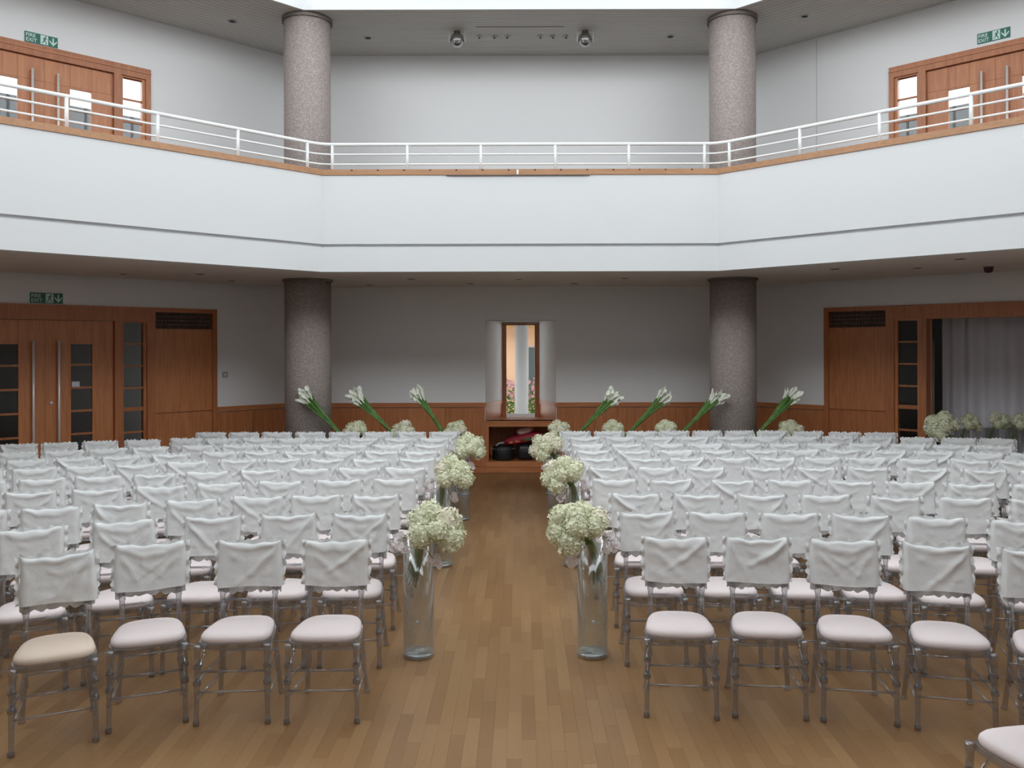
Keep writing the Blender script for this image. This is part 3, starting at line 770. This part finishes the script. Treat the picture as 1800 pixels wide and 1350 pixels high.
def ruffle_mesh(seed):
    rr = random.Random(seed); m = MB(); vs, fs = [], []
    H, Wd = ZB1 - ZB0, HWT
    segs = [((-Wd, ZB0), (-Wd, ZB1), (-1, 0), .024), ((-Wd, ZB1 - .036), (Wd, ZB1 - .036), (0, 1), .050), ((Wd, ZB1), (Wd, ZB0), (1, 0), .024), ((Wd, ZB0 + .006), (-Wd, ZB0 + .006), (0, -1), .050)]
    for (a, b, o, w) in segs:
        Ln = math.hypot(b[0] - a[0], b[1] - a[1]); n = int(Ln / .0055); lob = Ln / (rr.uniform(.036, .046) if o[1] >= 0 else rr.uniform(.05, .065)); p0 = rr.uniform(0, 6)
        base = len(vs)
        for i in range(n + 1):
            t = i / n; x = a[0] + (b[0] - a[0]) * t; z = a[1] + (b[1] - a[1]) * t
            sc_ = abs(math.sin(math.pi * lob * t + p0 + 1.4 * noise.noise(Vector((t * 5, seed * 1.7, w * 90))))); ww = w * (1 - .38 * (1 - sc_) * (.034 / max(w, .034))) * (1 + .25 * noise.noise(Vector((t * 9, seed, w * 50))))
            wave = .013 * math.sin(math.pi * lob * t * 1.0 + p0 * 2) + .006 * noise.noise(Vector((t * 14, seed + 5, 1)))
            yb = back_y(z) + (.016 if o[1] <= 0 else .008)
            for f, k in ((0, 0), (.55, .6), (1, 1)):
                vs.append((x + o[0] * ww * f, yb + wave * k * (1 if o[1] <= 0 else .5), z + o[1] * ww * f))
        for i in range(n):
            for k in range(2):
                q = base + i * 3 + k; fs.append((q, q + 1, q + 4, q + 3))
    return m.add(vs, fs).mesh('ruffle', 'ruffle', True)
NV = 7
covers = [cover_mesh(100 + i) for i in range(NV)]; ruffles = [ruffle_mesh(200 + i) for i in range(NV)]
CH = {'frame': seat_frame().mesh('seat_frame', 'acrylic'), 'cushion': cushion().mesh('seat_cushion', 'cushion', True), 'cream': cushion().mesh('seat_cushion', 'cream', True)}
for s in (-1, 1):
    CH['fl%d' % s] = leg_front(s, True).mesh('leg', ['acrylic', 'acrylicband'], True); CH['bp%d' % s] = post_back(s).mesh('back_post', 'acrylic', True)
bars = [('stretcher', bar((-.187, -.186, .290), (.187, -.186, .290), .0065, 2)), ('stretcher', bar((-.189, -.188, .180), (.189, -.188, .180), .0065)),
        ('stretcher', bar((-.160, .200, .27), (.160, .200, .27), .0065, 2)), ('back_rail', bar((-.153, .184, .575), (.153, .184, .575), .0075, 2)), ('back_rail', bar((-.153, .222, .858), (.153, .222, .858), .010))]
for s in (-1, 1):
    bars += [('stretcher', bar((s * .189, -.187, .235), (s * .160, .200, .235), .0065, 1)), ('stretcher', bar((s * .190, -.189, .140), (s * .166, .212, .140), .0065)),
             ('brace', bar((s * .188, -.180, .25), (s * .178, -.03, .415), .008, 2))]
bars = [(n, b.mesh(n, 'acrylic', True)) for n, b in bars]
# far chairs: the whole clear frame as one part
ff = MB(); ff.add(seat_frame().v, seat_frame().f)
for s in (-1, 1):
    for g in (leg_front(s, False), post_back(s)): ff.add(g.v, g.f)
for n, b in bars: ff.add([tuple(v.co) for v in b.vertices], [tuple(p.vertices) for p in b.polygons])
FRAME_ALL = ff.mesh('clear_frame', 'acrylic', True)
cnt = 0
def chair(x, dcov, ang, row, col, blk, cream=False, label=None, full=None):
    """x, dcov: where the cover's front face stands; ang: turn towards the aisle, degrees"""
    global cnt
    a = math.radians(ang); dy = .205
    cx, cy = x + math.sin(a) * dy, dcov - math.cos(a) * dy
    lab = label or 'white-covered clear chair, %s block, %s row from front, %s seat from the aisle' % (blk, ORD[row], ORD[col])
    t = thing('banquet_chair', lab, 'chair', T((cx, cy, 0)) @ Matrix.Rotation(a, 4, 'Z'), 'covered chairs in the %s block' % blk if not label else 'covered chairs')
    if (row < 4 if full is None else full):
        ob('seat_frame', CH['frame'], t)
        for s in (-1, 1): ob('leg', CH['fl%d' % s], t); ob('back_post', CH['bp%d' % s], t)
        for n, b in bars: ob(n, b, t)
    else:
        ob('clear_frame', FRAME_ALL, t)
    ob('seat_cushion', CH['cream' if cream else 'cushion'], t)
    i = R.randrange(NV)
    fx = R.choice((1, -1))
    c = ob('cover', covers[i], t, Matrix.Diagonal((fx * R.uniform(.97, 1.03), 1, 1, 1)) if True else None)
    ob('ruffle', ruffles[R.randrange(NV)], c)
    cnt += 1
# measured rows: (x, depth of cover) per chair from the aisle outwards
LROWS = [
    [(-1.10, 5.07, 1), (-1.61, 5.06, 4), (-2.17, 5.0, 21), (-2.575, 4.74, 26)],
    [(-1.11, 5.87, 1), (-1.60, 5.86, 2), (-2.10, 5.80, 3), (-2.63, 5.65, 20), (-3.10, 5.40, 28)],
    [(-1.13, 6.62, 0), (-1.59, 6.60, 1), (-2.01, 6.57, 3), (-2.48, 6.43, 10), (-2.95, 6.28, 15), (-3.36, 6.12, 18), (-3.82, 5.97, 20)],
    [(-1.11, 7.42, 0), (-1.58, 7.38, 0), (-2.06, 7.33, 2), (-2.56, 7.22, 8), (-3.00, 7.08, 12), (-3.42, 6.95, 17), (-3.90, 6.80, 20)],
    [(-1.09, 8.12, 0), (-1.54, 8.10, 0), (-1.99, 8.07, 1), (-2.45, 8.01, 3), (-2.89, 7.90, 8), (-3.33, 7.76, 12), (-3.75, 7.62, 16), (-4.18, 7.48, 18), (-4.60, 7.32, 20)],
]
RROWS = [
    [(.928, 5.12, -6), (1.418, 5.11, -6), (1.907, 5.04, -9), (2.40, 4.92, -13), (2.90, 4.76, -17)],
    [(.874, 5.90, 0), (1.355, 5.88, -1), (1.846, 5.84, -3), (2.31, 5.79, -6), (2.77, 5.68, -10), (3.27, 5.56, -14)],
    [(.896, 6.65, 0), (1.372, 6.62, 0), (1.865, 6.60, -1), (2.35, 6.56, -3), (2.85, 6.48, -6), (3.35, 6.42, -8), (3.85, 6.33, -11)],
    [(.82, 7.35, 0), (1.31, 7.34, 0), (1.82, 7.32, 0), (2.32, 7.30, -2), (2.81, 7.25, -4), (3.29, 7.19, -6), (3.76, 7.10, -8), (4.25, 7.02, -10)],
    [(.837, 8.10, 0), (1.29, 8.10, 0), (1.76, 8.10, 0), (2.29, 8.09, 0), (2.79, 8.07, -2), (3.29, 8.05, -4), (3.82, 8.0, -6), (4.30, 7.9, -9), (4.77, 7.8, -12)],
]
def far_row(x0, step, D, X0, slope, n, s):
    out = []
    for i in range(n):
        x = x0 + step * i; b = max(0, x - X0)
        out.append((s * (x - .10 * b * slope), D - slope * b, -s * min(20, 28 * slope / .34 * b)))
    return out
for D, X0, n in ((8.78, 2.8, 10), (9.42, 3.2, 10), (10.05, 3.6, 11), (10.75, 4.3, 12)):
    LROWS.append(far_row(1.09, .447, D, X0, .34, n, -1))
LROWS.append([(x, 11.5, 0) for x in (-1.03, -1.41, -1.84, -2.28, -2.70, -3.17, -3.62, -4.07)])
for D, X0, n in ((8.78, 3.4, 10), (9.42, 3.6, 11), (10.05, 3.8, 11), (10.8, 4.2, 12)):
    RROWS.append(far_row(.80, .462, D, X0, .20, n, 1))
RROWS.append([(.735, 11.5, 0), (1.18, 11.5, 0), (1.62, 11.5, 0), (2.06, 11.52, 0), (2.50, 11.53, 0), (2.94, 11.53, 0), (3.38, 11.51, 0), (3.82, 11.44, -6), (4.24, 11.32, -9), (4.66, 11.25, -9)])
for rows, blk in ((LROWS, 'left'), (RROWS, 'right')):
    for r, row in enumerate(rows):
        j = .018 if r > 2 else .0; put = []
        for c, (x, d, a) in enumerate(row):
            x += R.uniform(-j, j); d += R.uniform(-j, j); a += R.uniform(-2, 2) if r > 1 else 0
            if put:                                   # neighbours stand clear of one another
                px_, pd_, pa_ = put[-1]; e = Vector((x - px_, d - pd_)); need = .440 + .26 * abs(math.radians(a - pa_))
                if e.length < need: e = e.normalized() * need; x, d = px_ + e.x, pd_ + e.y
            put.append((x, d, a))
        for c, (x, d, a) in enumerate(put):
            if abs(x) - .24 > d * (.615 if x < 0 else .60): continue
            chair(x, d, a, r, c, blk, cream=(blk == 'left' and r == 0 and c == 3))
chair(2.265, 3.443, -72, 0, 0, 'right', label='lone clear chair turned sideways at the bottom right corner, only its seat showing', full=True)

# ------------------------------------------------------------------ flowers
def fib(n, i, cap=1.0):
    z = 1 - cap * (i + .5) / n; r = math.sqrt(max(0, 1 - z * z)); a = i * 2.39996
    return Vector((r * math.cos(a), r * math.sin(a), z))
def head_mesh(seed, mat, nfl=105, rad=.080):
    rr = random.Random(seed); m = MB(); n = nfl
    nu, nv = 12, 8; core = []
    prof = [(rad * .86 * math.sin(math.pi * i / nv), -rad * .80 * math.cos(math.pi * i / nv)) for i in range(nv + 1)]
    m.lathe([(max(r, .0005), z) for r, z in prof], nu)
    for i in range(n):
        d = fib(n, i, 1.72); d = (d + Vector((rr.uniform(-.1, .1), rr.uniform(-.1, .1), rr.uniform(-.1, .1)))).normalized()
        bump_ = 1 + .10 * noise.noise(d * 2.4 + Vector((seed, 0, 0)))
        p = d * rad * bump_ * rr.uniform(.90, 1.08)
        a = d.orthogonal().normalized(); a.rotate(Matrix.Rotation(rr.uniform(0, 6.28), 3, d)); b = d.cross(a)
        nd = (d + Vector((rr.uniform(-.5, .5), rr.uniform(-.5, .5), rr.uniform(-.5, .5)))).normalized(); a = (a - nd * a.dot(nd)).normalized(); b = nd.cross(a)
        sz = rr.uniform(.014, .0195)
        for k in range(4):
            w = math.pi / 2 * k; e1 = a * math.cos(w) + b * math.sin(w); e2 = a * -math.sin(w) + b * math.cos(w)
            m.add([p - nd * .001, p + e1 * sz * .55 + e2 * sz * .42 + nd * .002, p + e1 * sz * 1.05 + nd * .006 * rr.uniform(-.6, 1.4), p + e1 * sz * .55 - e2 * sz * .42 + nd * .002], [(0, 3, 2, 1)])
    return m.mesh('flower_head', mat)
HEADS = [head_mesh(i, 'hydra' if i != 2 else 'hydra2') for i in range(4)]
def vase_parts(H, rad=.102):
    g = MB().lathe([(rad, .028), (rad, H), (rad - .006, H), (rad - .006, .03)], 32, cap=False)
    b = MB().lathe([(rad - .008, 0), (rad, .004), (rad, .028), (rad - .006, .03), (.0, .026)], 32, cap=False)
    b.add([((rad - .008) * math.cos(2 * math.pi * k / 32), (rad - .008) * math.sin(2 * math.pi * k / 32), 0) for k in range(32)], [tuple(reversed(range(32)))])
    return g.mesh('glass_wall', 'glass', True), b.mesh('thick_base', 'glassbase', True)
VS = {}
def vase(x, d, label, H=.76, rad=.102, bead=False):
    if (H, rad) not in VS: VS[(H, rad)] = vase_parts(H, rad)
    t = thing('glass_vase', label, 'vase', T((x, d, 0)), 'tall cylinder vases')
    ob('glass_wall', VS[(H, rad)][0], t); ob('thick_base', VS[(H, rad)][1], t)
    if bead:
        MB().lathe([(.0005, -.013), (.010, -.008), (.013, 0), (.010, .008), (.0005, .013)], 10, (.0, -.085, .25)).build('glass_bead', 'glassbase', t, smooth=True)
    return t
def petal(L, W, cup, n=5):
    vs, fs = [], []
    for i in range(n + 1):
        t = i / n; w = W * math.sin(math.pi * min(1, .12 + .83 * t)) ** .7
        for s in (-1, 0, 1): vs.append((s * w, L * t, cup * (t * t) + (.25 * w if s else 0)))
    for i in range(n):
        for k in range(2): a = i * 3 + k; fs.append((a, a + 1, a + 4, a + 3))
    return vs, fs
def orchid_mesh():
    m = MB()
    for ang, L, W in ((90, .042, .018), (90 + 128, .040, .016), (90 - 128, .040, .016), (12, .044, .026), (168, .044, .026)):
        vs, fs = petal(L, W, -.010); Rz = Matrix.Rotation(math.radians(ang - 90), 3, 'Z'); m.add([Rz @ Vector(v) for v in vs], fs)
    m.lathe([(.002, 0), (.008, .006), (.006, .014), (.001, .016)], 8)
    return m.mesh('orchid_bloom', 'orchid', True)
ORCH = orchid_mesh()
def bouquet(x, d, z, lean, label, seed, orchids=True, n=9, sc_=1.0):
    """hydrangea bouquet standing in a vase whose rim is at (x, d, z); heads fall towards lean (+1 right)"""
    rr = random.Random(seed); t = thing('hydrangea_bouquet', label, 'flowers', T((x, d, z)) @ Matrix.Scale(sc_, 4), 'hydrangea bouquets')
    C_ = Vector((lean * .105, -.06, .085)); ax = Vector((lean * .35, -.42, .85)).normalized()
    q = Vector((0, 0, 1)).rotation_difference(ax)
    for i in range(n):
        dv = fib(n, i, 1.05); dv.x *= 1.18
        p = C_ + (q @ (dv * .118)) + Vector((rr.uniform(-.012, .012), rr.uniform(-.012, .012), rr.uniform(-.012, .012)))
        dd = (q @ dv).normalized(); rq = Vector((0, 0, 1)).rotation_difference(dd)
        ob('flower_head', HEADS[rr.randrange(4)], t, Matrix.Translation(p) @ rq.to_matrix().to_4x4() @ Matrix.Rotation(rr.uniform(0, 6), 4, 'Z') @ Matrix.Scale(rr.uniform(.92, 1.12), 4))
    for i in range(14):
        a = rr.uniform(0, 6.28); r0 = rr.uniform(.0, .028)
        lo = Vector((-lean * (.045 + rr.uniform(-.042, .042)), rr.uniform(-.055, .01), -rr.uniform(.20, .30)))
        mid = Vector((lean * .015 + .022 * math.cos(a), -.035 + .018 * math.sin(a), -.01)); hi = C_ + Vector((r0 * math.cos(a) * 2, r0 * math.sin(a) * 2, .0))
        MB().tube([lo, lo.lerp(mid, .5) + Vector((.004, 0, 0)), mid, mid.lerp(hi, .5), hi], .0075, 6).build('stem', 'stem', t, smooth=True)
    if orchids:
        pts_ = [(lean * .115, -.09, -.085), (lean * .14, -.07, -.12), (-lean * .10, -.05, .045), (-lean * .125, -.06, .005), (-lean * .09, -.085, -.02), (-lean * .15, -.04, -.03)]
        for k, p in enumerate(pts_):
            M_ = T(p) @ Matrix.Rotation(math.radians(90 + rr.uniform(-25, 25)), 4, 'X') @ Matrix.Rotation(rr.uniform(-.6, .6), 4, 'Y') @ Matrix.Rotation(rr.uniform(0, 6), 4, 'Z')
            ob('orchid_bloom', ORCH, t, M_)
        MB().tube([(0, -.03, .02), (lean * .06, -.09, -.02), (lean * .10, -.098, -.08), (lean * .125, -.08, -.125)], .0022, 5).build('orchid_stem', 'orchidc', t)
        MB().tube([(0, -.02, .03), (-lean * .05, -.05, .05), (-lean * .11, -.05, .03), (-lean * .075, -.08, -.02)], .0022, 5).build('orchid_stem', 'orchidc', t)
VB = [(-.685, 5.70, 1, 'nearest vase left of the aisle'), (-.75, 8.05, 1, 'middle vase left of the aisle'), (-.72, 10.2, 1, 'farthest aisle vase on the left side'),
      (.475, 5.70, -1, 'nearest vase right of the aisle'), (.50, 8.05, -1, 'middle vase right of the aisle'), (.42, 10.2, -1, 'farthest aisle vase on the right side')]
for i, (x, d, ln, w) in enumerate(VB):
    vase(x, d, 'tall clear glass cylinder, ' + w, bead=(d < 6))
    bouquet(x, d, .76, ln, 'cream hydrangea bouquet with hanging white orchids in the ' + w, 40 + i)
BK = [(807, -1, 'beside the aisle on the left'), (715, -1, 'between two calla bunches on the left'), (633, -1, 'nearest the left column'),
      (978, 1, 'beside the aisle on the right'), (1073, 1, 'second from the aisle on the right'), (1165, 1, 'just left of the right column'), (1390, -1, 'right of the right column')]
for i, (px, ln, w) in enumerate(BK):
    x = (px - VPX) / FPX * 11.93 - ln * .06
    vase(x, 11.93, 'glass cylinder vase of hydrangeas behind the last row, ' + w, H=.80)
    bouquet(x, 11.93, .80, ln, 'pale hydrangea bouquet behind the last row, ' + w, 60 + i, orchids=False, n=8, sc_=.86)
def calla_flower():
    m = MB(); n, L_ = 10, 7; vs, fs = [], []
    for j in range(L_ + 1):
        t = j / L_
        for k in range(n):
            w = 2 * math.pi * k / n; r = .007 + .016 * t ** 1.5; h = .105 * t * (1 + .45 * max(0, math.cos(w)) * t) + .012 * t ** 3 * math.cos(w)
            out = 1 + .30 * t ** 4
            vs.append((r * out * math.cos(w), r * out * math.sin(w), h))
    for j in range(L_):
        for k in range(n): fs.append((j * n + k, j * n + (k + 1) % n, (j + 1) * n + (k + 1) % n, (j + 1) * n + k))
    return m.add(vs, fs).mesh('calla_bloom', 'calla', True)
CALLA = calla_flower()
def callas(px0, px1, py1, label, seed, d=11.98):
    """bunch of calla lilies: enters its vase near px0, blooms at px1, py1"""
    rr = random.Random(seed); top = pix(px1, py1 + 6, d); x0 = (px0 - VPX) / FPX * d; H = .78
    t = thing('calla_bunch', label, 'flowers', T((x0, d, H)), 'bunches of calla lilies')
    v = Vector((top.x - x0, 0, top.z - H)); side_ = Vector((v.z, 0, -v.x)).normalized(); vn = v.normalized()
    sgn = -1 if v.x < 0 else 1
    for i in range(17):
        a = rr.uniform(-1, 1); b = rr.uniform(-1, 1); k = rr.uniform(.84, 1.0)
        lo = Vector((-sgn * .07 + rr.uniform(-.02, .02), rr.uniform(-.04, .04), -.45)); mid = Vector((-sgn * .02 + rr.uniform(-.02, .02), rr.uniform(-.03, .03), 0)) + vn * .05
        hi = v * k + side_ * a * .062 + Vector((0, b * .055, 0)); m1 = mid.lerp(hi, .55) + side_ * (-a * .012)
        MB().tube([lo, mid, m1, hi], [.009, .0105, .0105, .011], 6).build('stem', 'stemd', t, smooth=True)
        dd = (hi - m1).normalized() + side_ * a * .25; q = Vector((0, 0, 1)).rotation_difference(dd.normalized())
        ob('calla_bloom', CALLA, t, T(hi - dd * .008) @ q.to_matrix().to_4x4() @ Matrix.Rotation(rr.uniform(0, 6), 4, 'Z') @ Matrix.Scale(rr.uniform(.9, 1.15), 4))
CB = [(603, 538, 692, 'in front of the left column'), (697, 628, 693, 'left of the window, middle bunch'), (783, 735, 690, 'left of the window, nearest the aisle'),
      (1012, 1074, 695, 'right of the window, nearest the aisle'), (1098, 1166, 695, 'right of the window, middle bunch'), (1192, 1258, 694, 'against the right column'), (1328, 1391, 692, 'right of the right column')]
for i, (a, b, c, w) in enumerate(CB):
    sg = -1 if b < a else 1
    x0 = (a - VPX) / FPX * 11.98
    vase(x0 - sg * .01, 11.98, 'glass cylinder vase of calla lilies, ' + w, H=.78)
    callas(a, b, c, 'leaning bunch of white calla lilies, ' + w, 80 + i)
# vases left in the right doorway
DW = [(1651, 735, 11.5, -1, .86, 1.12, 'standing brightest before the open right doorway'), (1704, 732, 12.08, 1, .88, .80, 'in the shade of the right doorway, left one'),
      (1755, 727, 11.88, 1, .92, .78, 'in the shade of the right doorway, middle one'), (1794, 729, 11.68, 1, .92, .78, 'in the shade at the right picture edge')]
for i, (px, py, d, ln, H, sc_, w) in enumerate(DW):
    p = pix(px, py, d); x = p.x - ln * .11
    vase(x, d, 'tall glass vase ' + w, H=H)
    bouquet(x, d, H, ln, 'round hydrangea bouquet ' + w, 120 + i, orchids=False, n=9, sc_=sc_)

# ------------------------------------------------------------------ garden outside the window
gd = MB().box(-6, 6, 14.95, 22, -.2, -.05).build('floor_garden', 'ground'); tag(gd, 'paved garden ground outside the window', 'ground', kind='structure')
bw = thing('garden_building', 'peach rendered building across the garden, seen through the window', 'building', T((0, 19.0, 0)))
MB().box(-4, 4, 0, .3, -.1, 2.55).build('wall', 'peach', bw)
MB().box(-4, 4, -.5, .3, 2.55, 3.4).build('eaves', 'extwhite', bw)
MB().box(-4, 4, -.45, 0, 2.50, 2.55).build('soffit', 'amber', bw)
for a, b in ((-.42, -.16), (.16, .42)): MB().box(a, b, -.51, -.50, 2.60, 2.67).build('slot', 'dark', bw)
wd = MB().box(.15, .5, -.04, 0, .9, 2.08).build('window', 'extwhite', bw); MB().box(.18, .31, -.05, -.04, .95, 2.05).build('pane', 'extglass', wd)
MB().box(.30, .34, -.055, -.04, 1.38, 1.42).build('stay', 'dark', wd)
cn = MB().box(-5, 5, 15.0, 17.4, 2.78, 2.95).build('shading_canopy', 'extwhite'); tag(cn, 'flat white canopy added overhead to shade the walkway outside the window', 'canopy')  # out of view, added to shade the post and cut daylight at the window
pt = thing('garden_post', 'plain pale round post standing outside the window', 'post', T((.018, 16.0, -.05)))
MB().lathe([(.125, 0), (.125, 2.82)], 24).build('shaft', 'extwhite', pt, smooth=True)
MB().lathe([(.14, 0), (.14, .06)], 24).build('foot', 'extwhite', pt, smooth=True)
for s, nm in ((-1, 'left'), (1, 'right')):
    bs = thing('flowering_bush', 'green bush with pink flowers outside the window, %s of the post' % nm, 'bush', T((s * .36, 17.0, -.05)))
    rr = random.Random(300 + s); m = MB(); fl = MB()
    for i in range(1500):
        th = rr.uniform(0, 6.28); r = .34 * math.sqrt(rr.random()); z = rr.uniform(.1, 1.45) * (1 - .25 * (r / .34) ** 2)
        p = Vector((r * math.cos(th), r * math.sin(th) * .8, z)); a = Vector((rr.uniform(-1, 1), rr.uniform(-1, 1), rr.uniform(-.2, 1))).normalized(); b = a.orthogonal().normalized(); b.rotate(Matrix.Rotation(rr.uniform(0, 6.28), 3, a))
        L_ = rr.uniform(.06, .11); m.add([p, p + a * L_ * .5 + b * .016, p + a * L_, p + a * L_ * .5 - b * .016], [(0, 1, 2, 3)])
    for i in range(70):
        th = rr.uniform(0, 6.28); r = .32 * math.sqrt(rr.random()); z = 1.28 + rr.uniform(-.12, .22) - .2 * (r / .4) ** 2
        c = Vector((r * math.cos(th), r * math.sin(th) * .8 - .05, z))
        for k in range(5):
            w = k * 1.2566; fl.add([c, c + Vector((.03 * math.cos(w - .5), -.012, .03 * math.sin(w - .5))), c + Vector((.038 * math.cos(w), -.006, .038 * math.sin(w))), c + Vector((.03 * math.cos(w + .5), -.012, .03 * math.sin(w + .5)))], [(0, 1, 2, 3)])
    m.build('foliage', 'bush', bs)['kind'] = 'stuff'; fl.build('blossom', 'pinkfl', bs)['kind'] = 'stuff'
    for k in range(5):
        MB().tube([(rr.uniform(-.06, .06), 0, 0), (rr.uniform(-.15, .15), rr.uniform(-.1, .1), .5), (rr.uniform(-.3, .3), rr.uniform(-.2, .2), 1.1)], [.014, .010, .005], 6).build('branch', 'stemd', bs, smooth=True)
print('chairs', cnt)
